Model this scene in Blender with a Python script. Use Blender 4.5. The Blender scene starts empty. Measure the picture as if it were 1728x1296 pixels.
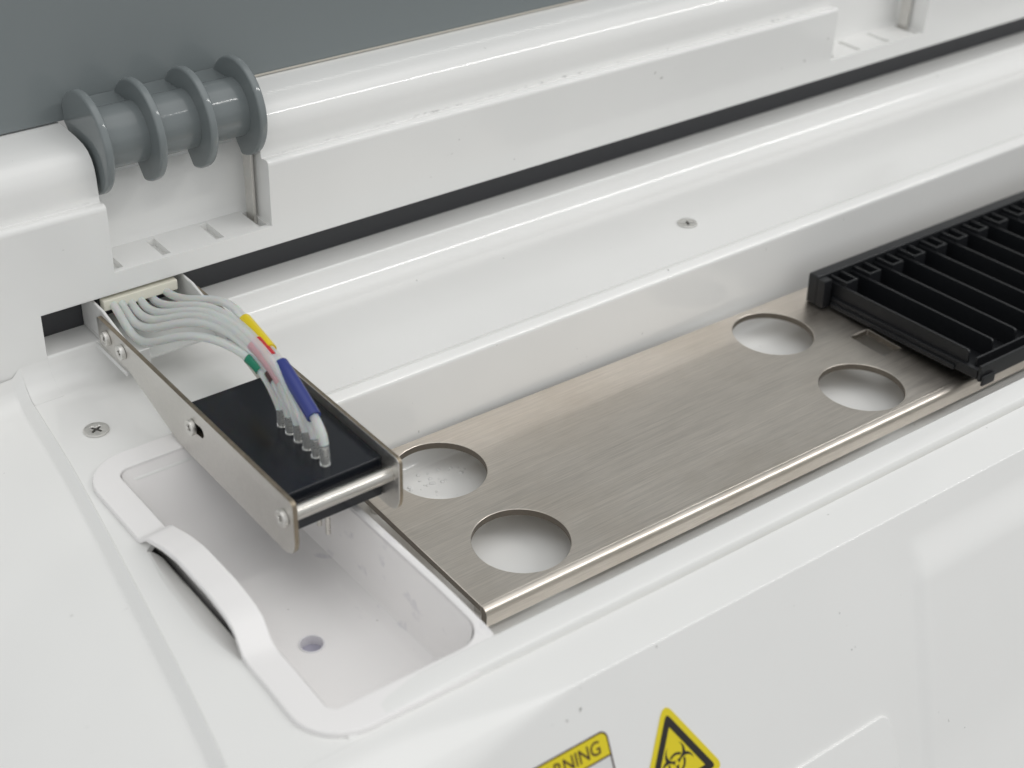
import bpy, bmesh, math, random
from mathutils import Vector, Matrix
random.seed(7)
S = 0.001                                   # everything below is written in millimetres
scene = bpy.context.scene
COL = scene.collection

# ------------------------------------------------------------------ camera
cam_d = bpy.data.cameras.new('camera'); cam = bpy.data.objects.new('camera', cam_d); COL.objects.link(cam)
cam_d.sensor_width = 36.0; cam_d.lens = 52.46; cam_d.clip_start = 0.01; cam_d.clip_end = 50
R = Matrix(((0.78827127, 0.31442635, -0.52892766), (-0.614484, 0.44724938, -0.64990568), (0.0322151, 0.83731957, 0.5457638)))
cam.matrix_world = Matrix.Translation(Vector((-143.82, -387.33, 278.88)) * S) @ R.to_4x4()
cam_d.dof.use_dof = True; cam_d.dof.focus_distance = 0.50; cam_d.dof.aperture_fstop = 12
scene.camera = cam

# ------------------------------------------------------------------ light
world = bpy.data.worlds.new('World'); scene.world = world; world.use_nodes = True
bg = world.node_tree.nodes['Background']; bg.inputs[0].default_value = (0.97, 0.985, 1.0, 1); bg.inputs[1].default_value = 1.0
# pale room: bright walls and ceiling, darker floor
wt = world.node_tree; tc = wt.nodes.new('ShaderNodeTexCoord'); sx = wt.nodes.new('ShaderNodeSeparateXYZ'); rw = wt.nodes.new('ShaderNodeValToRGB')
mr = wt.nodes.new('ShaderNodeMapRange'); mr.inputs[1].default_value = -1; mr.inputs[2].default_value = 1
wt.links.new(tc.outputs['Generated'], sx.inputs[0]); wt.links.new(sx.outputs[2], mr.inputs[0]); wt.links.new(mr.outputs[0], rw.inputs[0]); wt.links.new(rw.outputs[0], bg.inputs[0])
rw.color_ramp.elements[0].position = 0.40; rw.color_ramp.elements[0].color = (0.30, 0.30, 0.295, 1)
rw.color_ramp.elements[1].position = 0.60; rw.color_ramp.elements[1].color = (0.735, 0.745, 0.75, 1)

def area(name, loc, target, sx, sy, power, col=(1, 0.985, 0.96)):
    l = bpy.data.lights.new(name, 'AREA'); l.shape = 'RECTANGLE'; l.size = sx; l.size_y = sy; l.energy = power; l.color = col
    o = bpy.data.objects.new(name, l); COL.objects.link(o); o.location = loc
    d = Vector(target) - Vector(loc); o.rotation_euler = d.to_track_quat('-Z', 'Y').to_euler()
    return o
area('ceiling_panel', (0.1, -0.3, 2.4), (0.1, -0.3, 0), 3.0, 2.4, 17)
area('ceiling_lamp', (2.25, -1.46, 2.0), (2.25, -1.46, 0), 2.2, 0.13, 30)
area('front_fill_light', (-0.9, -2.6, 1.1), (0.1, -0.1, 0), 2.2, 1.6, 3, (0.97, 0.985, 1.0))  # added soft fill from behind the camera for the front faces

vs = scene.view_settings
vs.view_transform = 'Standard'; vs.look = 'None'; vs.exposure = -0.17; vs.gamma = 1.0; vs.use_curve_mapping = False
scene.render.resolution_x = 1024; scene.render.resolution_y = 768
scene.cycles.max_bounces = 10; scene.cycles.transmission_bounces = 10; scene.cycles.diffuse_bounces = 8

# ------------------------------------------------------------------ materials
def mat(name, col, rough=0.4, metal=0.0, **kw):
    m = bpy.data.materials.new(name); m.use_nodes = True
    b = m.node_tree.nodes['Principled BSDF']
    b.inputs['Base Color'].default_value = (*col, 1); b.inputs['Roughness'].default_value = rough; b.inputs['Metallic'].default_value = metal
    for k, v in kw.items(): b.inputs[k.replace('_', ' ')].default_value = v
    return m
def N(m, t, **kw):
    n = m.node_tree.nodes.new(t)
    for k, v in kw.items(): setattr(n, k, v)
    return n
def L(m, a, b): m.node_tree.links.new(a, b)
def P(m): return m.node_tree.nodes['Principled BSDF']
def coords(m, scale=(1, 1, 1)):
    t = N(m, 'ShaderNodeNewGeometry'); mp = N(m, 'ShaderNodeMapping'); mp.inputs['Scale'].default_value = scale
    L(m, t.outputs['Position'], mp.inputs['Vector']); return mp.outputs[0]
def noise(m, vec, scale, detail=2.0, rough=0.5):
    n = N(m, 'ShaderNodeTexNoise'); n.inputs['Scale'].default_value = scale; n.inputs['Detail'].default_value = detail
    n.inputs['Roughness'].default_value = rough; L(m, vec, n.inputs['Vector']); return n.outputs['Fac']
def ramp(m, fac, p0, c0, p1, c1):
    r = N(m, 'ShaderNodeValToRGB'); r.color_ramp.elements[0].position = p0; r.color_ramp.elements[0].color = (*c0, 1)
    r.color_ramp.elements[1].position = p1; r.color_ramp.elements[1].color = (*c1, 1); L(m, fac, r.inputs[0]); return r.outputs[0]
def mixc(m, fac, a, b):
    x = N(m, 'ShaderNodeMix', data_type='RGBA')
    for s, v in ((x.inputs[0], fac), (x.inputs[6], a), (x.inputs[7], b)):
        if hasattr(v, 'is_output'): L(m, v, s)
        else: s.default_value = v
    return x.outputs[2]
def bump(m, h, strength, dist):
    b = N(m, 'ShaderNodeBump'); b.inputs['Strength'].default_value = strength; b.inputs['Distance'].default_value = dist
    L(m, h, b.inputs['Height']); L(m, b.outputs[0], P(m).inputs['Normal'])
def math_(m, op, a, b=None):
    n = N(m, 'ShaderNodeMath', operation=op)
    for i, v in enumerate((a, b)):
        if v is None: continue
        if hasattr(v, 'is_output'): L(m, v, n.inputs[i])
        else: n.inputs[i].default_value = v
    return n.outputs[0]

def white_plastic(name, col, rough, specks=True, dirt=False, stain=False):
    m = mat(name, col, rough)
    v = coords(m)
    tone = ramp(m, noise(m, v, 14, 3), 0.3, tuple(c * 0.965 for c in col), 0.7, col)
    out = tone
    if specks:
        big = noise(m, v, 420, 1.0); area_ = noise(m, v, 38, 2.0)
        k = math_(m, 'MULTIPLY', ramp(m, big, 0.765, (0, 0, 0), 0.80, (1, 1, 1)), ramp(m, area_, 0.54, (0, 0, 0), 0.66, (1, 1, 1)))
        out = mixc(m, k, out, (0.30, 0.29, 0.27, 1))
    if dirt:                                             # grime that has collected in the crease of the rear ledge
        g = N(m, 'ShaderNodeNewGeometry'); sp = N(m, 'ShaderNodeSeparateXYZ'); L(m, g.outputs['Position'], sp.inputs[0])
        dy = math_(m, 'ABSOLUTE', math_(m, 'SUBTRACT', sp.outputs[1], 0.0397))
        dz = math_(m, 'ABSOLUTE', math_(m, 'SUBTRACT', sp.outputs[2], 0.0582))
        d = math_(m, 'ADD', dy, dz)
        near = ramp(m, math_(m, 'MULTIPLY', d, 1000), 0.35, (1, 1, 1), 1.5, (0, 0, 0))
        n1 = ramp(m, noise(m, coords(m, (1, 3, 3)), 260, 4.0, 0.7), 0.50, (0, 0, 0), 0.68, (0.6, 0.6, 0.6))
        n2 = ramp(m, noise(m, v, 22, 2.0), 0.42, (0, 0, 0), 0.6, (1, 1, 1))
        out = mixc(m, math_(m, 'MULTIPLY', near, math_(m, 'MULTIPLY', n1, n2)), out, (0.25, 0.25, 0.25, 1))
    if stain:                                            # dried reagent marks along the far wall of the tub
        g = N(m, 'ShaderNodeNewGeometry'); sp = N(m, 'ShaderNodeSeparateXYZ'); L(m, g.outputs['Position'], sp.inputs[0])
        near = ramp(m, math_(m, 'MULTIPLY', math_(m, 'ABSOLUTE', math_(m, 'SUBTRACT', sp.outputs[0], 0.040)), 100), 0.15, (1, 1, 1), 0.9, (0, 0, 0))
        blob = ramp(m, noise(m, coords(m, (1.6, 0.8, 1)), 130, 3), 0.60, (0, 0, 0), 0.68, (1, 1, 1))
        out = mixc(m, math_(m, 'MULTIPLY', math_(m, 'MULTIPLY', near, blob), 0.35), out, (0.50, 0.49, 0.56, 1))
    L(m, out, P(m).inputs['Base Color'])
    L(m, ramp(m, noise(m, v, 40, 3), 0.3, (rough * 0.95,) * 3, 0.75, (rough * 1.08,) * 3), P(m).inputs['Roughness'])
    bump(m, noise(m, v, 9, 1.0), 0.12, 0.004)
    return m

WHITE = white_plastic('white_abs', (0.875, 0.875, 0.86), 0.13)
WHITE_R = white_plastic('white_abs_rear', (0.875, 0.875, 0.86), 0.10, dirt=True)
WHITE_T = white_plastic('white_tub', (0.915, 0.90, 0.893), 0.25, stain=True)
WHITE_S = mat('white_painted_sheet', (0.74, 0.74, 0.73), 0.35)
GREY = mat('grey_gloss_abs', (0.205, 0.230, 0.235), 0.13)
v = coords(GREY); bump(GREY, noise(GREY, v, 900, 2), 0.05, 0.0003)
SLOTD = mat('dark_slot', (0.05, 0.051, 0.056), 0.5)
BLACK = mat('black_acetal', (0.010, 0.012, 0.017), 0.24)
v = coords(BLACK); L(BLACK, ramp(BLACK, noise(BLACK, v, 45, 3), 0.3, (0.22,) * 3, 0.75, (0.29,) * 3), P(BLACK).inputs['Roughness'])
k = ramp(BLACK, noise(BLACK, v, 700, 1), 0.80, (0, 0, 0), 0.84, (1, 1, 1))
L(BLACK, mixc(BLACK, k, (0.010, 0.012, 0.017, 1), (0.12, 0.12, 0.13, 1)), P(BLACK).inputs['Base Color'])
TRAY = mat('black_moulded_plastic', (0.010, 0.011, 0.013), 0.42)
v = coords(TRAY); bump(TRAY, noise(TRAY, v, 1500, 2), 0.15, 0.0002)
GAP_SHADE = mat('gap_shade_black', (0.012, 0.012, 0.014), 0.7)  # black that stands for shade in the gap under the tub handle

def steel(name, base, rough, stretch, dist=0.00006, dirty=0.5):
    m = mat(name, base, rough, 1.0)
    v = coords(m, stretch)
    fine = noise(m, v, 1.0, 6, 0.65)
    blot = noise(m, coords(m), 28, 4, 0.6)
    if name == 'brushed_stainless':
        fine = math_(m, 'ADD', math_(m, 'MULTIPLY', fine, 0.6), math_(m, 'MULTIPLY', noise(m, coords(m, (24, 1900, 1900)), 1.0, 5, 0.65), 0.4))
    c0 = tuple(c * (1 - 0.28 * dirty) for c in base)
    col = ramp(m, fine, *((0.38, c0, 0.62, base) if name == 'brushed_stainless' else (0.30, c0, 0.72, base)))
    col = mixc(m, math_(m, 'MULTIPLY', ramp(m, blot, 0.45, (0, 0, 0), 0.75, (1, 1, 1)), 0.35 * dirty), col, (base[0] * 0.62, base[1] * 0.58, base[2] * 0.52, 1))
    L(m, col, P(m).inputs['Base Color'])
    L(m, ramp(m, fine, 0.3, (rough * 0.75,) * 3, 0.75, (rough * 1.3,) * 3), P(m).inputs['Roughness'])
    bump(m, fine, 0.35, dist)
    return m
PLATE = steel('brushed_stainless', (0.78, 0.72, 0.65), 0.36, (90, 5200, 5200), 0.00006, 0.85)
BRACK = steel('satin_stainless', (0.76, 0.745, 0.715), 0.42, (900, 900, 900), 0.00003, 0.5)
BAR = steel('turned_stainless', (0.66, 0.64, 0.60), 0.30, (60, 1800, 1800), 0.000008, 0.3)
ZINC = steel('screw_zinc', (0.84, 0.83, 0.80), 0.45, (600, 600, 600), 0.00002, 0.4)
EDGE = steel('cut_steel_edge', (0.40, 0.345, 0.27), 0.45, (700, 700, 700), 0.00006, 0.9)
EDGEP = steel('grimy_plate_edge', (0.20, 0.172, 0.14), 0.5, (260, 260, 260), 0.00006, 1.0)
P(EDGEP).inputs['Metallic'].default_value = 0.45
RECESS = mat('screw_recess', (0.09, 0.085, 0.08), 0.5, 0.6)

TUBE = mat('clear_silicone', (0.92, 0.95, 0.93), 0.28, 0.0, Transmission_Weight=0.5, IOR=1.2, Subsurface_Weight=0.5, Subsurface_Scale=0.002)
CLEAR = mat('clear_tube_end', (0.96, 0.98, 0.98), 0.08, 0.0, Transmission_Weight=0.82, IOR=1.4)
CLIP = mat('cream_nylon', (0.80, 0.775, 0.67), 0.45)
def sleeve(n, c): return mat(n, c, 0.33)
YEL = sleeve('sleeve_yellow', (0.80, 0.62, 0.02)); RED = sleeve('sleeve_red', (0.55, 0.02, 0.03)); BLU = sleeve('sleeve_blue', (0.030, 0.045, 0.22))
GRN = sleeve('sleeve_green', (0.0, 0.20, 0.11)); BRN = sleeve('sleeve_brown', (0.06, 0.02, 0.02)); PNK = mat('sleeve_pink', (0.90, 0.58, 0.62), 0.3, 0.0, Transmission_Weight=0.55, IOR=1.25)
PYEL = mat('print_yellow', (0.80, 0.66, 0.02), 0.35); PBLK = mat('print_black', (0.025, 0.022, 0.02), 0.4); PWHT = mat('print_white', (0.76, 0.76, 0.75), 0.32)
PBRN = mat('print_dark_red', (0.055, 0.02, 0.018), 0.4)

# ------------------------------------------------------------------ helpers
def finish(name, bm, material, parent=None, bevel=0, seg=2, ang=35, smooth=True, mats=None):
    bmesh.ops.remove_doubles(bm, verts=bm.verts, dist=1e-5)
    bmesh.ops.recalc_face_normals(bm, faces=bm.faces)
    if bevel:
        es = [e for e in bm.edges if len(e.link_faces) == 2 and e.calc_face_angle(0) > math.radians(ang)]
        bmesh.ops.bevel(bm, geom=es, offset=bevel, segments=seg, profile=0.5, affect='EDGES', clamp_overlap=True)
    for f in bm.faces: f.smooth = smooth
    if smooth:
        for e in bm.edges:
            if len(e.link_faces) != 2 or e.calc_face_angle(0) > math.radians(38): e.smooth = False
    for vtx in bm.verts: vtx.co *= S
    me = bpy.data.meshes.new(name); bm.to_mesh(me); bm.free()
    for mm in ([material] + (mats or [])): me.materials.append(mm)
    o = bpy.data.objects.new(name, me); COL.objects.link(o)
    if parent: o.parent = parent
    if smooth:
        w = o.modifiers.new('normals', 'WEIGHTED_NORMAL'); w.keep_sharp = True; w.weight = 60
    return o
def empty(name, loc=(0, 0, 0), rz=0, label=None, cat=None, group=None):
    o = bpy.data.objects.new(name, None); COL.objects.link(o); o.empty_display_size = 0.01
    o.location = Vector(loc) * S; o.rotation_euler = (0, 0, rz)
    tag(o, label, cat, group); return o
def tag(o, label=None, cat=None, group=None, kind=None):
    if label: o['label'] = label
    if cat: o['category'] = cat
    if group: o['group'] = group
    if kind: o['kind'] = kind
    return o
def add_poly(bm, outer, holes, fn, a, b, side_mat=None):
    """prism: 2-D outline (with holes) swept from level a to level b; fn(u, v, w) -> xyz"""
    loops = [outer] + list(holes)
    for lev in (a, b):
        vl = []; es = []
        for lp in loops:
            vv = [bm.verts.new(fn(p[0], p[1], lev)) for p in lp]
            vl.append(vv)
            es += [bm.edges.new((vv[i], vv[(i + 1) % len(vv)])) for i in range(len(vv))]
        if holes: bmesh.ops.triangle_fill(bm, edges=es, use_beauty=True)
        else: bm.faces.new(vl[0])
        if lev == a: va = vl
        else: vb = vl
    for la, lb in zip(va, vb):
        n = len(la)
        for i in range(n):
            f = bm.faces.new((la[i], la[(i + 1) % n], lb[(i + 1) % n], lb[i]))
            if side_mat is not None: f.material_index = side_mat
XY = lambda u, v, w: (u, v, w)
YZ = lambda u, v, w: (w, u, v)
def add_box(bm, x0, x1, y0, y1, z0, z1, fn=None):
    p = [(x, y, z) for x in (x0, x1) for y in (y0, y1) for z in (z0, z1)]
    vv = [bm.verts.new(fn(*q) if fn else q) for q in p]
    for f in ((0, 1, 3, 2), (4, 6, 7, 5), (0, 4, 5, 1), (2, 3, 7, 6), (0, 2, 6, 4), (1, 5, 7, 3)): bm.faces.new([vv[i] for i in f])
def box(name, dims, material, parent, bevel=0.3, seg=2, fn=None):
    bm = bmesh.new(); add_box(bm, *dims, fn=fn); return finish(name, bm, material, parent, bevel, seg)
def circle(cx, cy, r, n=48, a0=0):
    return [(cx + r * math.cos(a0 + 2 * math.pi * i / n), cy + r * math.sin(a0 + 2 * math.pi * i / n)) for i in range(n)]
def rrect(x0, x1, y0, y1, r, n=8):
    rr = r if isinstance(r, (tuple, list)) else (r,) * 4       # corners: (x1,y1),(x0,y1),(x0,y0),(x1,y0)
    out = []
    for (cx, cy, a, q) in ((x1 - rr[0], y1 - rr[0], 0, rr[0]), (x0 + rr[1], y1 - rr[1], 90, rr[1]), (x0 + rr[2], y0 + rr[2], 180, rr[2]), (x1 - rr[3], y0 + rr[3], 270, rr[3])):
        for i in range(n + 1):
            t = math.radians(a + 90 * i / n); out.append((cx + q * math.cos(t), cy + q * math.sin(t)))
    return out
def round_poly(pts, rads, n=6):
    out = []; m = len(pts)
    for i, p in enumerate(pts):
        r = rads[i] if isinstance(rads, (list, tuple)) else rads
        p = Vector(p); a = Vector(pts[i - 1]) - p; b = Vector(pts[(i + 1) % m]) - p
        if r <= 0: out.append(tuple(p)); continue
        an = a.angle(b); d = min(r / math.tan(an / 2), a.length * 0.49, b.length * 0.49)
        A = p + a.normalized() * d; B = p + b.normalized() * d
        for j in range(n + 1):
            t = j / n; q = A * (1 - t) ** 2 + p * 2 * t * (1 - t) + B * t * t; out.append((q.x, q.y))
    return out
def loft(bm, rows, closed=False, mi=0):
    vr = [[bm.verts.new(p) for p in r] for r in rows]
    for a, b in zip(vr, vr[1:]):
        n = len(a)
        for i in range(n if closed else n - 1):
            j = (i + 1) % n
            f = bm.faces.new((a[i], a[j], b[j], b[i])); f.material_index = mi
    return vr
def catmull(pts, n=10):
    P_ = [Vector(p) for p in pts]; P_ = [P_[0] * 2 - P_[1]] + P_ + [P_[-1] * 2 - P_[-2]]; out = []
    for i in range(1, len(P_) - 2):
        p0, p1, p2, p3 = P_[i - 1:i + 3]
        for j in range(n):
            t = j / n
            out.append(0.5 * ((2 * p1) + (p2 - p0) * t + (2 * p0 - 5 * p1 + 4 * p2 - p3) * t * t + (3 * p1 - p0 - 3 * p2 + p3) * t ** 3))
    out.append(P_[-2]); return out
def sweep(bm, path, r, n=16, caps=True, mi=0, flat=1.0):
    t0 = (path[1] - path[0]).normalized(); nrm = t0.orthogonal().normalized(); rows = []
    for i, p in enumerate(path):
        t = (path[min(i + 1, len(path) - 1)] - path[max(i - 1, 0)]).normalized()
        nrm = (nrm - t * nrm.dot(t)).normalized(); b = t.cross(nrm)
        rr = r(i / (len(path) - 1)) if callable(r) else r
        rows.append([p + nrm * rr * math.cos(2 * math.pi * k / n) + b * rr * flat * math.sin(2 * math.pi * k / n) for k in range(n)])
    vr = loft(bm, rows, True, mi)
    if caps:
        bm.faces.new(vr[0][::-1]).material_index = mi; bm.faces.new(vr[-1]).material_index = mi
def lathe(bm, prof, fn, n=32, mi=0):
    """prof: list of (radius, height); fn(a, b, h) -> xyz"""
    rows = [[fn(r * math.cos(2 * math.pi * k / n), r * math.sin(2 * math.pi * k / n), h) for k in range(n)] for r, h in prof]
    vr = loft(bm, rows, True, mi)
    bm.faces.new(vr[0]).material_index = mi; bm.faces.new(vr[-1]).material_index = mi
def extrude_x(bm, prof, xs, fn=None):
    rows = [[(fn(x, y, z) if fn else (x, y, z)) for (y, z) in prof] for x in xs]
    loft(bm, rows)
def arc(cy, cz, r, a0, a1, n=8):
    return [(cy + r * math.cos(math.radians(a0 + (a1 - a0) * i / n)), cz + r * math.sin(math.radians(a0 + (a1 - a0) * i / n))) for i in range(n + 1)]

# the carrier plate, its trough front and the front panel stand 1.1 degrees askew of the rear wall
PIV = Vector((68.5, -118.2)); YAW = math.radians(-1.1)
def F(x, y, z):
    c, s = math.cos(YAW), math.sin(YAW); dx, dy = x - PIV.x, y - PIV.y
    return (PIV.x + c * dx - s * dy, PIV.y + s * dx + c * dy, z)
XMAX = 660
def sm(t): t = max(0, min(1, t)); return t * t * (3 - 2 * t)
def xs_(a, b, step): n = max(1, round(abs(b - a) / step)); return [a + (b - a) * i / n for i in range(n + 1)]

# ================================================================== HOUSING
house = empty('analyzer_housing', (0, 0, -60), 0, 'glossy white plastic instrument housing with a long sunken trough', 'instrument housing')
def hp(o):                                            # children keep scene coordinates
    o.parent = house; o.matrix_parent_inverse = Matrix.Translation(-house.location); return o

def interp(pts, y):
    pts = sorted(pts)
    for (y0, a), (y1, b) in zip(pts, pts[1:]):
        if y <= y1 or (y1, b) == pts[-1]: return a + (b - a) * (y - y0) / (y1 - y0)
EDGEX = [(-215, -50), (-147.2, -34.8), (-117.5, -29.6), (-88.5, -25.2), (-52.9, -19.8), (-11.8, -14.0), (38.8, -8.8), (58.7, -8.0), (120, -8)]
def edge_x(y): return (interp(EDGEX, y - 9) + interp(EDGEX, y) + interp(EDGEX, y + 9)) / 3

# deck sheet with the trough opening
left = [(edge_x(y), y) for y in xs_(24.9, -163.5, 6)]
def Fy(x, y): q = F(x, y, 0); return (q[0], q[1])
outer = left + [Fy(x, -163.0) for x in (-25, 7)] + [Fy(x, -161.0) for x in xs_(7.1, XMAX, 40)] + [(XMAX, 24.9)]
hole = round_poly([(-7.5, -23.5), (XMAX - 30, -23.5), Fy(XMAX - 30, -153.0), Fy(-7.5, -153.0), (-9, -122), (-15.2, -119), (-17.6, -101), (-16.6, -80), (-14.2, -64), (-9, -60)], [2, 2, 2, 2, 0, 2, 8, 8, 2, 0])
bm = bmesh.new(); add_poly(bm, outer, [hole], XY, -2.5, 0); hp(finish('deck', bm, WHITE, None))
# finger scoop under the tub handle
bm = bmesh.new()
so = [(-15.2, -119), (-17.0, -110), (-17.55, -101), (-17.2, -90), (-16.6, -80), (-15.5, -72), (-14.2, -64)]
rows = [[(x + (-9.2 - x) * k - 0.2 * (k == 0), y, -0.5 * (k == 0) - 5.5 * k ** 1.4 - 0.1) for x, y in so] for k in (0, 0.15, 0.35, 0.6, 0.85, 1.0)]
rows.append([(-9.2, y, -14) for x, y in so])
loft(bm, rows); hp(finish('finger_scoop', bm, WHITE, None))
hp(box('scoop_gap_shade', (-9.2, -8.0, -125, -55, -24, -7.5), GAP_SHADE, None, 0.2))  # added black block: the shade under the handle arch as colour

# rear fillet, sill of the long slot
prof = [(60, 9.6), (36.0, 9.9)] + arc(36.0, 9.0, 0.9, 90, 180, 5) + arc(25.1, 10.0, 10.0, 0, -90, 12)[1:] + [(24.9, 0.0)]
prof = [p for p in prof]
bm = bmesh.new(); extrude_x(bm, prof, [0.0, 200, 420, XMAX]); hp(finish('slot_sill', bm, WHITE, None))
prof = arc(25.1, 10.0, 9.96, 0, -90, 12) + [(24.9, 0.04)]
bm = bmesh.new(); vr_ = loft(bm, [[(edge_x(y), y, z) for y, z in prof], [(-0.02, y, z) for y, z in prof]]); hp(finish('corner_fillet', bm, WHITE, None))
# dark inside of the slot
bm = bmesh.new()
for (x0, x1) in ((-0.2, XMAX),):
    add_box(bm, x0, x1, 48.0, 52.0, 8.5, 25.1)
hp(finish('slot_backing', bm, SLOTD, None))
hp(box('slot_end_wall', (-2.4, -0.05, 35.3, 60, 8, 33), WHITE_S, None, 0))

# trough: rear wall, floor, front wall
prof = [(-23.5, -0.05), (-23.6, -0.9), (-24.25, -0.9), (-24.5, -0.3), (-24.9, -0.25), (-27.5, -2.3), (-27.9, -3.0), (-28.0, -3.8), (-30.4, -35)] + arc(-34.4, -35, 4.0, 0, -90, 6)[1:] + [(-145, -39), (-152.0, -38), (-152.9, -2.6)]
bm = bmesh.new(); extrude_x(bm, prof, [-12, 100, 300, XMAX], lambda x, y, z: (x, y, z) if y > -60 else F(x, y, z)); hp(finish('trough', bm, WHITE, None))

hp(box('trough_end', (-14.5, -12.05, -160, -26, -42, -7), WHITE, None, 0))
# front lip (rail) along the trough
def rail_prof(x):
    k = max(0.1, min(1, (x + 5) / 130)); h = 1.75; e = 0.55 * sm((x + 2) / 40) - 0.35 - 1.2 * (1 - sm((x + 6) / 14)); h = h + e
    return [(-153.0, -3), (-153.0, 0.9 + e)] + arc(-153.8, 1.05 + e, 0.8, 0, 90, 4)[1:] + [(-157, h + 0.35), (-160.6, h + 0.4)] + [(-161.4, h + 0.1), (-161.75, h - 0.5), (-162.0, 0.05 - 1.6 * k), (-163.02, 0.05 - 1.6 * k)]
bm = bmesh.new()
xs = xs_(-6, 60, 3) + xs_(70, XMAX, 12); loft(bm, [[F(x, y, z) for y, z in rail_prof(x)] for x in xs]); hp(finish('front_rail', bm, WHITE, None))
# front panel: flat band, crisp edge, sloping face that steps forward into a boss
TH = math.radians(65)
def front_pt(x, s):
    rr = 0.4 + 13 * (1 - sm((x + 5) / 60))                    # the edge softens toward the corner
    E = -179.0
    if s < -rr: y, z, n = E - s, 0.0, (0, 1)
    elif s < rr:
        t = (s + rr) / (2 * rr); a = TH * t; d = rr / math.tan((math.pi - TH) / 2) if False else rr
        y0, z0 = E + rr, 0.0; y1, z1 = E - rr * math.cos(TH), -rr * math.sin(TH)
        y = y0 * (1 - t) ** 2 + 2 * E * t * (1 - t) + y1 * t * t; z = z1 * t * t; n = (-math.sin(a), math.cos(a))
    else: y, z, n = E - s * math.cos(TH), -s * math.sin(TH), (-math.sin(TH), math.cos(TH))
    bx = 183.5 - 0.17 * max(0, s - 17)
    off = 2.0 * sm((x - bx + 4) / 7.0) * sm((s - 8) / 16.0)
    off += 2.0 * sm((s - 75) / 50.0)                          # slight swell of the face
    return F(x, y + n[0] * off, z + n[1] * off)
svals = [-16.0, -15.95] + sorted(xs_(-14.5, 30, 0.75) + xs_(-0.55, 0.55, 0.11)) + xs_(31, 130, 3)
bm = bmesh.new(); xs = xs_(-75, 150, 5) + xs_(151, 205, 1.0) + xs_(210, XMAX, 12)
loft(bm, [[front_pt(x, s) if i else (front_pt(x, s)[0], front_pt(x, s)[1], -2) for i, s in enumerate(svals)] for x in xs])
hp(finish('front_panel', bm, WHITE, None))
def on_front(u, s, h=0.0):
    s2 = s; a = Vector(front_pt(u, s)); e = 0.3
    n = (Vector(front_pt(u + e, s)) - a).cross(Vector(front_pt(u, s + e)) - a).normalized()
    if n.z < 0: n = -n
    return tuple(a + n * h)
# access cover let into the front face
bm = bmesh.new(); cov = rrect(84, 160, -120, -57.5, 4.5)
add_poly(bm, cov, [], lambda u, v, w: on_front(u, -v, w), -0.6, 0.75); hp(finish('access_cover', bm, WHITE, None, 0.45, 3))

# left panel: seat band and outer flank
bm = bmesh.new(); rows = []
for y in xs_(35.04, 24, 1) + xs_(20, -215, 6):
    ex = edge_x(y); za = 10 - math.sqrt(max(0, 9.96 ** 2 - (y - 25.1) ** 2)) if y > 25.1 else 0
    r = [(ex, y, -2.4), (ex, y, -0.2), (ex - 0.25, y, 0.0), (ex - 0.6, y, -0.15), (ex - 3.3, y - 0.4, -2.7), (ex - 3.8, y - 0.5, -3.0), (ex - 4.5, y - 0.6, -3.0)]
    for d in (6, 9, 14, 22, 32, 45, 60, 80, 105, 135, 170, 210):
        r.append((ex - 3.6 - d, y - 0.5 - 0.10 * d, -2.6 - 0.06 * d - 0.0028 * d * d))
    rows.append([(a, b, c + za) for a, b, c in r])
loft(bm, rows); hp(finish('left_panel', bm, WHITE, None))

# rear panel in lengths between the two hinge pockets
RIDGE = [(39.6, 57.85), (39.95, 58.4), (40.1, 62), (40.3, 66.5), (40.9, 69.6), (42.2, 72.2), (44.4, 74.1), (47.5, 75.3), (53, 76.0), (60, 76.2), (78, 76.0), (78, 30)]
FACE = [(50, 25.2), (36.2, 25.3), (35.3, 25.6), (35.0, 26.4), (35.0, 56.4), (35.2, 57.4), (35.7, 58.1), (36.6, 58.4), (37.6, 58.3)]
def face_prof(zb): return [(50, zb), (36.2, zb + 0.1), (35.3, zb + 0.4), (35.0, zb + 1.2)] + FACE[4:]
bm = bmesh.new()
rows = [[(x, y, z) for y, z in face_prof(zb) + RIDGE] for x, zb in [(-140, -14), (-9, -14), (-8.95, 24.9), (-0.1, 25.0), (-0.05, 25.2)] + [(x, 25.2) for x in xs_(20, XMAX, 80)]]
rows = [[(x, y, z) for y, z in face_prof(zb) + RIDGE] for x, zb in [(-140, -14), (-0.12, -14), (-0.06, 25.2)] + [(x, 25.2) for x in xs_(20, XMAX, 80)]]
vr = loft(bm, rows, True); bm.faces.new(vr[0]); bm.faces.new(vr[-1])
rear = finish('rear_panel', bm, WHITE_R, None)
rear.modifiers.clear()
cuts = []
for x0, x1, slots in ((27.0, 87.2, [(28.2, 3.0), (45.6, 3.2), (66.2, 3.2), (83.4, 3.0)]), (381.5, 447.5, [(384, 3.0), (402, 3.2), (422.5, 3.2), (443.6, 3.0)])):
    bm = bmesh.new(); vr = loft(bm, [[(x, y, z) for y, z in [(20, 33.6), (51.8, 33.6), (53.0, 36.5), (53.8, 52), (57, 58.5), (90, 62), (90, 120), (20, 120)]] for x in (x0, x1)], True)
    bm.faces.new(vr[0]); bm.faces.new(vr[-1]); cuts.append(finish('cut', bm, WHITE_R, None, smooth=False))
    for a, w in slots:
        bm = bmesh.new(); add_box(bm, a, a + w, 37.2, 50.2, 31.0, 40); cuts.append(finish('cut', bm, WHITE_R, None, smooth=False))
for c in cuts:
    md = rear.modifiers.new('cut', 'BOOLEAN'); md.object = c; md.operation = 'DIFFERENCE'; md.solver = 'EXACT'
dg = bpy.context.evaluated_depsgraph_get(); dg.update()
me = bpy.data.meshes.new_from_object(rear.evaluated_get(dg))
rear.modifiers.clear(); rear.data = me
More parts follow.
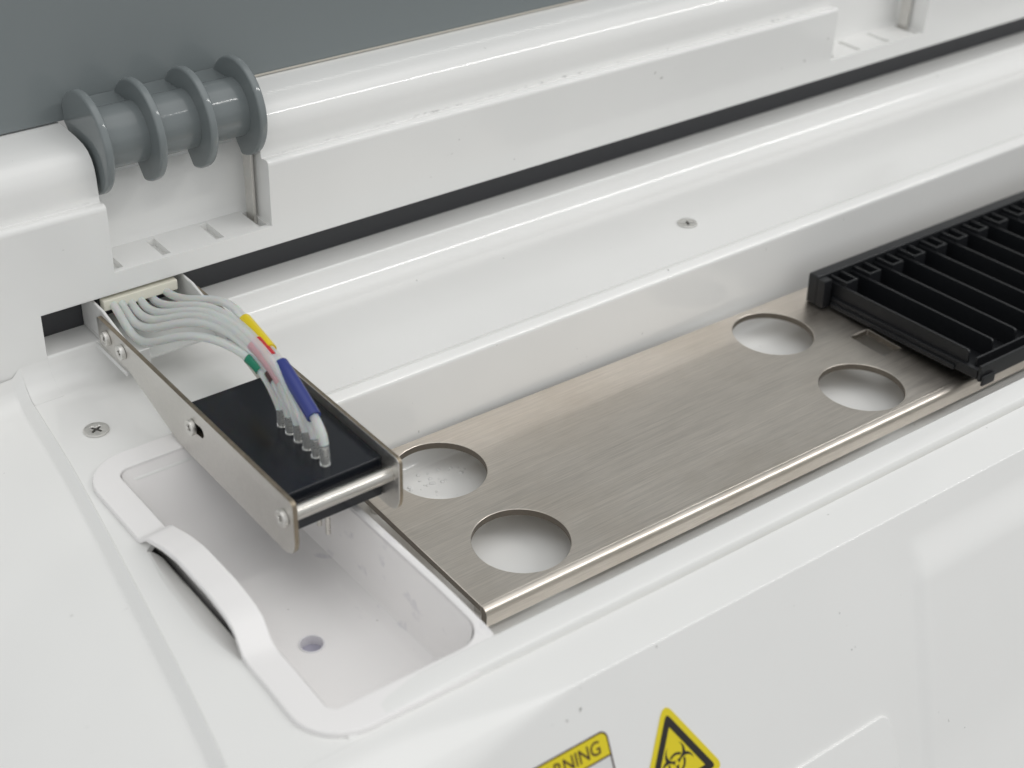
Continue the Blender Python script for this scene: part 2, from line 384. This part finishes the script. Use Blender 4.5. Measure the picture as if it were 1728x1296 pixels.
for c in cuts: bpy.data.objects.remove(c)
bm = bmesh.new(); bm.from_mesh(me)
es = [e for e in bm.edges if len(e.link_faces) == 2 and e.calc_face_angle(0) > math.radians(50)]
bmesh.ops.bevel(bm, geom=es, offset=0.35 * S, segments=2, profile=0.5, affect='EDGES', clamp_overlap=True)
for f in bm.faces: f.smooth = True
for e in bm.edges: e.smooth = not (len(e.link_faces) != 2 or e.calc_face_angle(0) > math.radians(38))
bm.to_mesh(me); bm.free()
w = rear.modifiers.new('normals', 'WEIGHTED_NORMAL'); w.keep_sharp = True; w.weight = 60
hp(rear)
for x in (86.2, 446.5):
    hp(box('hinge_bracket', (x - 1.4, x - 0.2, 43.5, 49, 31.5, 60), BRACK, None, 0.3))

# countersunk deck screws
def cross(r, w, n=1):
    return [(w, -r), (w, -w), (r, -w), (r, w), (w, w), (w, r), (-w, r), (-w, w), (-r, w), (-r, -w), (-w, -w), (-w, -r)]
def rot2(pts, a): c, s = math.cos(a), math.sin(a); return [(c * p[0] - s * p[1], s * p[0] + c * p[1]) for p in pts]
def screw_head(name, fn, rad, h, cr, cw, ang, parent_fn, dome=0.5):
    bm = bmesh.new(); n = 40; hole = rot2(cross(cr, cw), ang)
    add_poly(bm, circle(0, 0, rad, n), [hole], fn, 0, h)
    es = [e for e in bm.edges]
    o = finish(name, bm, ZINC, None, min(0.35, h * 0.4), 2); parent_fn(o)
    bm = bmesh.new(); add_poly(bm, circle(0, 0, cr * 1.15, 16), [], fn, 0.02, h * 0.22); b = finish('recess', bm, RECESS, None)
    b.parent = o; return o
for (x, y, a, r) in ((0, 0, 0.5, 4.1), (260.3, -1.5, 1.0, 4.1)):
    screw_head('deck_screw', lambda u, v, w: (x + u, y + v, 0.02 + w), r, 0.75, 2.1, 0.45, a, hp)

# ================================================================== LID
lid = empty('hinged_lid', (51, 51, 74), 0, 'glossy dark grey lid standing open on a ribbed hinge', 'lid')
def lp(o): o.parent = lid; o.matrix_parent_inverse = Matrix.Translation(-lid.location); return o
LT = math.tan(math.radians(7))
def lidfn(x, y, z): return (x, y + (z - 76.4) * LT, z)
lp(box('lid_panel', (-160, 640, 65.8, 70.5, 76.6, 420), GREY, None, 0.5, 2, lidfn))
lp(box('lid_edge_highlight', (88.4, 640, 65.2, 65.75, 76.45, 77.15), mat('lid_highlight', (0.55, 0.52, 0.46), 0.4), None, 0.1, 1))  # pale strip: highlight along the lid's lower edge put in as colour
bm = bmesh.new()
prof = arc(51, 74, 10.4, 62, 290, 30) + [(57, 66), (66, 76)] + [(66.2, 83.0)]
vr = loft(bm, [[(x, y, z) for y, z in prof] for x in (31.4, 50, 70, 86)], True); bm.faces.new(vr[0]); bm.faces.new(vr[-1])
barrel = lp(finish('hinge_barrel', bm, GREY, None))
ring = arc(51, 74, 17.5, 29, 264, 46) + [(57.0, 66.0), (60, 71), (66.1, 76.5)]
for x in (30.0, 48.7, 67.3, 86.0):
    bm = bmesh.new(); add_poly(bm, ring, [], YZ, x - 1.5, x + 1.5)
    o = finish('hinge_ring', bm, GREY, None, 0.9, 3, 50); o.parent = barrel

# ================================================================== TUB
tub = empty('wash_tub', (18, -90, -26), 0, 'white rectangular wash tub with rounded corners and arched lift handle', 'tub')
def tp(o): o.parent = tub; o.matrix_parent_inverse = Matrix.Translation(-tub.location); return o
def resample(pts, n):
    P_ = [Vector(p) for p in pts]; P_.append(P_[0]); ls = [0]
    for a, b in zip(P_, P_[1:]): ls.append(ls[-1] + (b - a).length)
    out = []; j = 0
    for i in range(n):
        t = ls[-1] * i / n
        while ls[j + 1] < t: j += 1
        f = (t - ls[j]) / max(1e-9, ls[j + 1] - ls[j]); out.append(P_[j].lerp(P_[j + 1], f))
    return out
def ring_pts(x0, x1, y0, y1, r, z, per=24):
    """rounded rectangle with matching station counts on each side and corner"""
    rr = r; out = []
    cs = ((x1 - rr[0], y1 - rr[0], 0, rr[0]), (x0 + rr[1], y1 - rr[1], 90, rr[1]), (x0 + rr[2], y0 + rr[2], 180, rr[2]), (x1 - rr[3], y0 + rr[3], 270, rr[3]))
    for k, (cx, cy, a, q) in enumerate(cs):
        for i in range(9):
            t = math.radians(a + 90 * i / 8); out.append(Vector((cx + q * math.cos(t), cy + q * math.sin(t), z)))
        nx = cs[(k + 1) % 4]; t = math.radians(nx[2]); nxt = Vector((nx[0] + nx[3] * math.cos(t), nx[1] + nx[3] * math.sin(t), z)); p = out[-1].copy()
        for i in range(1, per): out.append(p.lerp(nxt, i / per))
    return out
def arch(y): return interp([(-400, 0), (-124, 0), (-120, 0.6), (-113.5, 4.4), (-108, 5.6), (-98, 6.4), (-80, 6.2), (-72, 5.0), (-64, 3.0), (-61.5, 2.2), (-60.5, 0.2), (-59.5, 0), (100, 0)], y)
def tubF(p, z=None):
    k = sm((-p.y - 120) / 30)                            # the front edge follows the front rail
    q = F(p.x, p.y, p.z); return Vector((p.x + (q[0] - p.x) * k, p.y + (q[1] - p.y) * k, p.z))
PER = 60
def rim(dx_out, z, inset=0.0):
    return None
OUT = dict(x0=-14.6, x1=46.0, y0=-162.0, y1=-17.0, r=(9.5, 15, 15, 13))
INN = dict(x0=-5.4, x1=43.4, y0=-152.0, y1=-26.0, r=(8, 4, 3, 9))
def loop(d, g, z):
    return ring_pts(d['x0'] - g, d['x1'] + g, d['y0'] - g, d['y1'] + g, tuple(max(0.6, r + g) for r in d['r']), z, PER)
def raise_(pts):
    out = []
    for p in pts:
        q = tubF(p)
        if p.x < 2:
            a = arch(p.y); q.z += a * 0.9; q.x += 0.34 * a
        out.append(q)
    return out
ZT = 1.75
rows = [loop(OUT, -0.9, 0.02), loop(OUT, 0, 0.12), loop(OUT, 0, ZT - 0.7), loop(OUT, -0.25, ZT - 0.2), loop(OUT, -0.8, ZT),
        loop(INN, 0.7, ZT), loop(INN, 0.2, ZT - 0.2), loop(INN, 0.0, ZT - 0.7), loop(INN, -0.1, -0.6), loop(INN, 1.4, -0.6)]
bm = bmesh.new(); loft(bm, [raise_(r) for r in rows + [rows[0]]], True); tp(finish('rim', bm, WHITE_T, None, 0, ang=60))
def basin_loop(x0, x1, y0, y1, r, z): return [tubF(p) for p in ring_pts(x0, x1, y0, y1, r, z, 20)]
bm = bmesh.new()
rows = [basin_loop(-5.2, 43.2, -151.8, -26.2, (8, 4, 3, 9), 1.0), basin_loop(-5.0, 43.0, -151.5, -27.2, (8, 5, 4, 9), -2),
        basin_loop(-3.6, 42.5, -150.5, -36, (9, 8, 8, 10), -15), basin_loop(-2.6, 42.0, -149.5, -41, (9, 8, 8, 10), -19.5), basin_loop(-1.4, 40.9, -148, -45, (9, 8, 8, 10), -22.0),
        basin_loop(1.4, 38.2, -145, -49, (8, 7, 7, 9), -23.0), basin_loop(3.4, 36.2, -143, -51.5, (7, 6, 6, 8), -23.2)]
vr = loft(bm, rows, True)
# floor with the drain hole
DR = (16.2, -103.0, 3.4)
inner = [bm.verts.new((DR[0] + DR[2] * math.cos(2 * math.pi * i / 32), DR[1] + DR[2] * math.sin(2 * math.pi * i / 32), -23.6)) for i in range(32)]
es = [bm.edges.get((vr[-1][i], vr[-1][(i + 1) % len(vr[-1])])) for i in range(len(vr[-1]))] + [bm.edges.new((inner[i], inner[(i + 1) % 32])) for i in range(32)]
bmesh.ops.triangle_fill(bm, edges=es, use_beauty=True)
low = [bm.verts.new((v_.co.x, v_.co.y, -29)) for v_ in inner]
for i in range(32): bm.faces.new((inner[i], inner[(i + 1) % 32], low[(i + 1) % 32], low[i]))
tp(finish('basin', bm, WHITE_T, None))
bm = bmesh.new()
loft(bm, [basin_loop(-7.0, 45.9, -153, -24.3, (9, 6, 6, 11), 0.4), basin_loop(-6.6, 45.4, -152.6, -28, (9, 6, 6, 11), -12), basin_loop(-5.6, 44.4, -151.6, -38, (10, 8, 8, 11), -26), basin_loop(-3, 42, -149, -42, (10, 8, 8, 11), -30)], True)
tp(finish('outer_wall', bm, WHITE_T, None))
bm = bmesh.new(); lathe(bm, [(0.1, -26.6), (3.38, -26.6), (3.38, -27.2), (0.1, -27.2)], lambda a, b, h: (DR[0] + a, DR[1] + b, h)); tp(finish('drain_plug', bm, mat('drain_lilac', (0.40, 0.39, 0.47), 0.4), None))
bm = bmesh.new()
lathe_rows = [[(DR[0] + r * math.cos(2 * math.pi * k / 40), DR[1] + r * math.sin(2 * math.pi * k / 40), z) for k in range(40)] for r, z in ((3.3, -26.6), (3.3, -23.5), (3.45, -23.25), (3.7, -23.2), (3.9, -23.5))]
loft(bm, lathe_rows, True); tp(finish('drain_ring', bm, mat('drain_ring_white', (0.78, 0.77, 0.79), 0.35), None))

# ================================================================== CARRIER PLATE
plate = empty('carrier_plate', (PIV.x, PIV.y, -27), YAW, 'brushed stainless steel plate with four round holes and a folded front edge', 'metal plate')
bm = bmesh.new()
LEN = 470; TK = 2.7
# sheet with holes (u along, v back), then the folded lip
holes = [circle(29.3, 67.3, 16.3, 64), circle(29.3, 21.0, 16.3, 64), circle(191.5, 67.9, 16.3, 64), circle(191.5, 20.8, 16.3, 64), [(215.6, 31.2), (226, 31.2), (226, 48.6), (215.6, 48.6)]]
add_poly(bm, [(0, 2.6), (LEN, 2.6), (LEN, 87), (1.2, 87), (0, 85.8)], holes, XY, -TK, 0, 1)
po = finish('sheet', bm, PLATE, plate, 0.16, 1, 60, mats=[EDGEP])
bm = bmesh.new()
o_arc = [(2.6, 0.0)] + arc(2.2, -2.6, 2.6, 90, 180, 10) + [(-0.4, -6.6)]
i_arc = [(-0.4 + TK, -6.6)] + arc(2.6, -3.0, 0.3, 180, 90, 4) + [(2.6, -TK)]
prof = o_arc + i_arc
vr = loft(bm, [[(u, y, z) for y, z in prof] for u in (0, 0.02, 120, 300, LEN)], True)
bm.faces.new(vr[0]).material_index = 1; bm.faces.new(vr[-1]).material_index = 1
finish('folded_lip', bm, PLATE, plate, mats=[EDGEP])
for u in (8, 240, 440):                                    # feet that carry the plate on the trough floor
    for vv in (12, 74):
        bm = bmesh.new(); lathe(bm, [(3, -2.75), (3, -12)], lambda a, b, h: (u + a, vv + b, h), 20); finish('support_post', bm, BRACK, plate)

bm = bmesh.new(); rnd = random.Random(3)
for k in range(26):
    q = Vector((103 + rnd.gauss(0, 6), -41.5 + rnd.gauss(0, 3.0))); r_ = rnd.uniform(0.3, 0.85)
    if q.y > -35.6: continue
    lathe(bm, [(r_, -38.95), (r_ * 0.95, -38.95 + r_ * 0.22), (r_ * 0.7, -38.95 + r_ * 0.42), (r_ * 0.3, -38.95 + r_ * 0.52), (0.02, -38.95 + r_ * 0.54)], lambda a, b, h: (q.x + a, q.y + b, h), 12)
dr = finish('water_droplets', bm, mat('water', (0.80, 0.80, 0.79), 0.03), None)
tag(dr, 'clear water droplets scattered on the trough floor under the steel plate', 'droplets', None, 'stuff')

# ================================================================== STRIP TRAY
tray = empty('strip_tray', (PIV.x, PIV.y, -26.9 + 79.0 * math.tan(math.radians(2.7))), YAW, 'black ribbed plastic strip tray resting on the steel plate', 'tray')
tray.rotation_euler = (-math.radians(2.7), 0, YAW)
U0, U1, V0, V1 = 221.5, 460.0, -6.5, 79.0
box('base', (U0 + 5, U1, V0 + 1.5, V1 - 1, 0.05, 1.6), TRAY, tray, 0.2)
box('rear_wall', (U0, U1, V1 - 5.2, V1, 0.05, 13.2), TRAY, tray, 0.7, 3)
box('corner_post', (U0 + 0.02, U0 + 4.5, V1 - 9.2, V1 - 5.22, 0.05, 12.4), TRAY, tray, 0.4, 2)
box('side_ledge', (U0 + 4.6, U0 + 7.0, V0 + 2, V1 - 9.3, 0.05, 4.2), TRAY, tray, 0.4, 2)
box('side_ledge', (U0 + 3.6, U0 + 4.55, V0 + 12, V1 - 10, 0.05, 2.2), TRAY, tray, 0.3, 2)
bm = bmesh.new()
fp = [(0, V0), (2.4, V0), (3.0, V0 + 0.9), (3.0, V0 + 2.4), (0, V0 + 2.4)]
box('front_wall', (U0 + 4, U1, V0, V0 + 1.3, 0.05, 6.8), TRAY, tray, 0.35, 2)
box('front_wall', (U0 + 7.2, U1, V0 + 4.6, V0 + 5.6, 1.55, 7.4), TRAY, tray, 0.3, 2)
box('front_foot', (U0 + 4.5, U0 + 12, V0 - 1.2, V0 - 0.05, -1.6, 2.6), TRAY, tray, 0.5, 2)
PITCH = 14.0; ribs = [U0 + 6.6 + PITCH * i for i in range(16)]
bmr = bmesh.new(); add_poly(bmr, round_poly([(V0 + 8.0, 1.55), (V0 + 8.0, 9.6), (V1 - 10, 10.2), (V1 - 5.25, 10.2), (V1 - 5.25, 1.55)], [0, 1.6, 0, 0, 0]), [], YZ, -0.55, 0.55)
proto = finish('rib', bmr, TRAY, tray, 0.22, 2)
bmc = bmesh.new()
add_poly(bmc, [(0.56, -5.3), (0.56, -14.6), (7.6, -14.6), (7.6, -5.3), (6.6, -5.3), (6.6, -13.6), (1.6, -13.6), (1.6, -5.3)], [], XY, 1.55, 12.0)
clip0 = finish('strip_clip', bmc, TRAY, tray, 0.2, 2)
bms = bmesh.new(); add_box(bms, 0.56, PITCH - 0.56, V0 + 1.3, V0 + 4.6, 1.55, 2.6); 
lug0 = finish('channel_lug', bms, TRAY, tray, 0.2, 1)
for i, u in enumerate(ribs):
    r = proto if i == 0 else proto.copy(); c = clip0 if i == 0 else clip0.copy(); g = lug0 if i == 0 else lug0.copy()
    for o in (r, c, g):
        if i: COL.objects.link(o); o.parent = tray
    r.location = (u * S, 0, 0); c.location = (u * S, V1 * S, 0); g.location = (u * S, 0, 0)

# ================================================================== DISPENSER ARM
arm = empty('dispenser_arm', (35.75, 35, 8), 0, 'stainless arm holding a black block fed by clear tubes', 'dispenser arm')
def ap(o): o.parent = arm; o.matrix_parent_inverse = Matrix.Translation(-arm.location); return o
XA, XB = 17.1, 54.4
bp = round_poly([(31.2, 22.0), (-94.8, 22.0), (-95.0, 1.6), (-23.5, 2.1), (-15.5, 4.6), (8.5, 11.6), (30.8, 11.2)], [1.2, 2.4, 7.5, 6, 5, 6, 0.8], 10)
slot = []
for a in range(90, 271, 20): slot.append((-40.6 + 1.9 * math.cos(math.radians(a)), 15.6 + 1.9 * math.sin(math.radians(a))))
for a in range(-90, 91, 20): slot.append((-34.5 + 1.9 * math.cos(math.radians(a)), 15.0 + 1.9 * math.sin(math.radians(a))))
for x, h in ((XA, [slot]), (XB - 1.5, [])):
    bm = bmesh.new(); add_poly(bm, bp, h, YZ, x, x + 1.5, 1); ap(finish('bracket', bm, BRACK, None, 0.18, 1, 50, mats=[EDGE]))
bm = bmesh.new(); add_box(bm, XA + 1.55, XB - 1.55, -86.0, -27.8, 4.3, 18.5); blk = ap(finish('manifold_block', bm, BLACK, None, 0.45, 3))
bm = bmesh.new(); lathe(bm, [(2.35, XA + 1.52), (2.35, XB - 1.52)], lambda a, b, h: (h, -90.0 + a, 14.6 + b), 40); ap(finish('spacer_bar', bm, BAR, None))
def head(name, y, z, r, a, x=XA, h=1.7):
    screw_head(name, lambda u, v, w: (x - 0.02 - w, y + u, z + v), r, h, r * 0.55, 0.42, a, ap)
head('bracket_screw', -90.0, 14.6, 2.75, 0.3)
head('bracket_screw', -35.6, 15.0, 2.65, 0.2)
head('bracket_screw', 23.6, 17.2, 2.6, 0.6)
head('bracket_screw', 12.2, 17.6, 2.6, 0.1)
for (y, z) in ((-90, 14.6), (-35.6, 15.0)):
    bm = bmesh.new(); lathe(bm, [(2.7, 0.02), (2.7, 1.2), (2.2, 1.7), (0.4, 1.8)], lambda a, b, h: (XB + h, y + a, z + b), 28); ap(finish('bracket_screw', bm, ZINC, None))
# white channel the brackets are bolted to
bm = bmesh.new()
add_box(bm, XA + 1.55, XB - 1.55, 14, 47.5, 10.3, 11.3)
ap(finish('mount_channel', bm, WHITE_S, None, 0.2))
for x in (XA + 1.55, XB - 2.6):
    bm = bmesh.new(); add_poly(bm, [(47.5, 11.35), (47.5, 24.0), (30, 24.0), (8, 19.0), (8, 10.3), (13.9, 10.3), (13.9, 11.35)], [], YZ, x, x + 1.0); ap(finish('channel_side', bm, WHITE_S, None, 0.2, 1))
ap(box('channel_tab', (XA + 2.6, XA + 7.5, 7.8, 8.8, 10.3, 18.5), WHITE_S, None, 0.2))
ap(box('channel_foot', (XA - 0.6, XA - 0.05, 10.0, 33, 9.4, 11.0), WHITE_S, None, 0.1))
# cream clip the tubes come out of
clip = ap(box('tube_clip', (21.5, 49.0, 34.6, 38.0, 20.3, 24.2), CLIP, None, 0.5))
CPX = (-143.82457462, -387.32522281, 278.87950654); FPX = 2518.25
def at_x(px, py, x):                                       # photo pixel on the plane x = const
    d = R @ Vector((px - 864, 648 - py, -FPX)); t = (x - CPX[0]) / d.x
    return Vector((x, CPX[1] + d.y * t, CPX[2] + d.z * t))
HOLES = [(37.2, -55.0 - 4.92 * i) for i in range(6)]
for i, (hx, hy) in enumerate(HOLES):
    bm = bmesh.new(); lathe(bm, [(0.85, 4.25), (0.85, -7.4)], lambda a, b, h: (hx + a, hy + b, h), 16); ap(finish('nozzle', bm, BAR, None))
    bm = bmesh.new(); lathe(bm, [(0.8, 18.5), (0.8, 24.0), (0.55, 24.4)], lambda a, b, h: (hx + a, hy + b, h), 16); ap(finish('nozzle_stub', bm, BAR, None))
# (pixel x, pixel y, plane x) way points of each tube from clip to block
paths = [
    [(196, 520, 25), (212, 550, 26), (232, 574, 27), (256, 580, 28.5), (300, 566, 30), (350, 568, 32), (400, 588, 34), (436, 618, 35.5), (456, 648, 36.6), (469, 678, 37.1)],
    [(208, 516, 28), (222, 540, 29), (243, 556, 30), (280, 550, 31.5), (325, 541, 33), (372, 552, 34.5), (416, 582, 36), (448, 617, 36.8), (468, 648, 37.1), (484, 688, 37.2)],
    [(222, 512, 31.5), (236, 532, 32), (262, 543, 33), (300, 533, 34), (345, 533, 35), (390, 552, 36), (430, 586, 36.8), (462, 626, 37.2), (482, 662, 37.2), (499, 704, 37.2)],
    [(238, 508, 35), (252, 524, 35.5), (280, 530, 36), (318, 523, 36.5), (360, 528, 37), (402, 551, 37.5), (440, 586, 37.8), (472, 628, 37.8), (494, 672, 37.4), (512, 714, 37.2)],
    [(255, 503, 39.5), (272, 514, 40), (300, 517, 40.5), (338, 514, 40.7), (378, 527, 40.5), (416, 557, 40), (450, 592, 39.4), (478, 628, 38.8), (508, 682, 38.0), (527, 722, 37.4)],
    [(278, 492, 44.5), (300, 503, 45), (330, 506, 45), (368, 505, 44.8), (395, 518, 44), (418, 545, 43), (450, 582, 41.2), (481, 622, 39.8), (514, 678, 38.6), (543, 724, 37.5)],
]
T_R = 1.42; tubes = []
for i, pth in enumerate(paths):
    pts = [Vector((pth[0][2], 37.0, 22.3)), ] + [at_x(*p) for p in pth] + [Vector((HOLES[i][0], HOLES[i][1], 24.0)), Vector((HOLES[i][0], HOLES[i][1], 18.55))]
    # keep depth order monotonic
    c = catmull(pts, 9)
    for _ in range(40):
        c = [p if (k < 2 or k > len(c) - 5) else p * 0.5 + (c[k - 1] + c[k + 1]) * 0.25 for k, p in enumerate(c)]
    tubes.append(c)
    bm = bmesh.new(); sweep(bm, c[:-11], T_R, 18); t = ap(finish('tube', bm, TUBE, None))
    bm = bmesh.new(); sweep(bm, c[-12:], lambda q: T_R + 0.2 * q, 18); e = finish('tube_end', bm, CLEAR, None); e.parent = t
    t['tube_index'] = i
def sleeve_on(i, a, b, m, lab, r=0.3):
    c = tubes[i]; n = len(c) - 1
    seg = [c[k] for k in range(int(a * n), int(b * n) + 1)]
    bm = bmesh.new(); sweep(bm, seg, T_R + r, 22); o = ap(finish('colour_sleeve', bm, m, None)); o['label'] = lab
sleeve_on(5, 0.49, 0.605, YEL, 'yellow marker sleeve on the outermost tube', 0.6)
sleeve_on(4, 0.55, 0.62, RED, 'red marker sleeve beside the yellow one', 0.35)
sleeve_on(5, 0.655, 0.80, BLU, 'dark blue marker sleeve gathering two tubes', 0.85)
sleeve_on(0, 0.635, 0.69, GRN, 'green marker sleeve on the lowest tube')
sleeve_on(1, 0.70, 0.735, BRN, 'dark brown marker sleeve')
sleeve_on(2, 0.58, 0.72, PNK, 'pale pink marker sleeve', 0.12)

# ================================================================== STICKERS
def flat(name, outer, holes, m, parent, h, th=0.05, bev=0):
    bm = bmesh.new(); add_poly(bm, outer, holes, lambda u, v, w: on_front(u, v, w), h, h + th)
    o = finish(name, bm, m, None, bev, 1, smooth=False); o.parent = parent; o.matrix_parent_inverse = Matrix.Translation(-parent.location); return o
LX0, LX1, LS0, LS1 = -2.0, 58.6, 15.3, 60.0
wl = empty('warning_label', tuple(on_front(28, 37)), 0, 'rectangular warning label with yellow heading and dark outline', 'label')
flat('label_sheet', rrect(LX0, LX1, LS0, LS1, 2.6), [], PWHT, wl, 0.10)
flat('label_heading', [p for p in rrect(LX0 + 0.3, LX1 - 0.3, LS0 + 0.3, 22.9, (0.05, 0.05, 2.4, 2.4))], [], PYEL, wl, 0.17)
flat('label_border', rrect(LX0 + 0.15, LX1 - 0.15, LS0 + 0.15, LS1 - .15, 2.5), [rrect(LX0 + 0.6, LX1 - 0.6, LS0 + 0.6, LS1 - .6, 2.1)], PBRN, wl, 0.24)
flat('label_divider', [(LX0 + 0.5, 22.7), (LX1 - 0.5, 22.7), (LX1 - 0.5, 23.15), (LX0 + 0.5, 23.15)], [], PBRN, wl, 0.24)
cu = bpy.data.curves.new('txt', 'FONT'); cu.body = 'WARNING'; cu.size = 5.6; cu.align_x = 'RIGHT'; cu.space_character = 1.0; cu.resolution_u = 6; cu.offset = 0.055
to = bpy.data.objects.new('txt', cu); COL.objects.link(to); dg = bpy.context.evaluated_depsgraph_get(); dg.update()
tm = bpy.data.meshes.new_from_object(to.evaluated_get(dg)); bpy.data.objects.remove(to)
for v_ in tm.vertices: v_.co = Vector(on_front(55.6 + v_.co.x * 0.9, 21.2 - v_.co.y, 0.27)) * S
tm.materials.clear(); tm.materials.append(PBRN); tm.name = 'label_lettering'
lo = bpy.data.objects.new('label_lettering', tm); COL.objects.link(lo); lo.parent = wl; lo.matrix_parent_inverse = Matrix.Translation(-wl.location)

bz = empty('biohazard_sticker', tuple(on_front(79, 36)), 0, 'yellow triangular biohazard sticker with rounded corners', 'sticker')
TCX, TCS = 78.6, 35.2
def tri(R_): return [(TCX + R_ * math.sin(math.radians(a)), TCS - R_ * math.cos(math.radians(a))) for a in (0, 120, 240)]
flat('sticker_sheet', round_poly(tri(18.4), 2.6, 8), [], PYEL, bz, 0.10)
flat('sticker_border', round_poly(tri(14.9), 1.1, 6), [round_poly(tri(10.7), 0.15, 2)[::-1]], PBLK, bz, 0.17)
def bio(x, y):
    """biohazard trefoil in units where the lobe circles have radius ~1"""
    on = False
    r0 = math.hypot(x, y)
    for k in range(3):
        a = math.radians(90 + 120 * k); cx_, cy_ = math.cos(a), math.sin(a)
        if math.hypot(x - 1.1 * cx_, y - 1.1 * cy_) < 1.5 * 0.98: on = True
    for k in range(3):
        a = math.radians(90 + 120 * k); cx_, cy_ = math.cos(a), math.sin(a)
        if math.hypot(x - 1.5 * cx_, y - 1.5 * cy_) < 1.15: on = False
    for k in range(3):
        a = math.radians(90 + 120 * k); cx_, cy_ = math.cos(a), math.sin(a)
        along = x * cx_ + y * cy_; across = abs(-x * cy_ + y * cx_)
        if along > 0 and across < 0.10 and r0 < 0.7: on = False
        if along > 1.6 and across < 0.42: on = False
    if r0 < 0.27: on = False
    ringb = 0.98 < r0 < 1.28
    if ringb:
        inside = [math.hypot(x - 1.5 * math.cos(math.radians(90 + 120 * k)), y - 1.5 * math.sin(math.radians(90 + 120 * k))) < 1.02 for k in range(3)]
        if any(inside): on = True
    return on
bm = bmesh.new(); SC = 2.45; st = 0.035; span = 2.7; ny = int(2 * span / st)
for j in range(ny):
    y = -span + j * st; start = None
    for i in range(ny + 1):
        x = -span + i * st; o = i < ny and bio(x + st / 2, y + st / 2)
        if o and start is None: start = x
        if not o and start is not None:
            q = [(start, y), (x, y), (x, y + st), (start, y + st)]
            bm.faces.new([bm.verts.new(on_front(TCX + a * SC, TCS + 0.4 - b * SC, 0.20)) for a, b in q]); start = None
o = finish('biohazard_symbol', bm, PBLK, None, smooth=False); o.parent = bz; o.matrix_parent_inverse = Matrix.Translation(-bz.location)
bpy.context.view_layer.update()
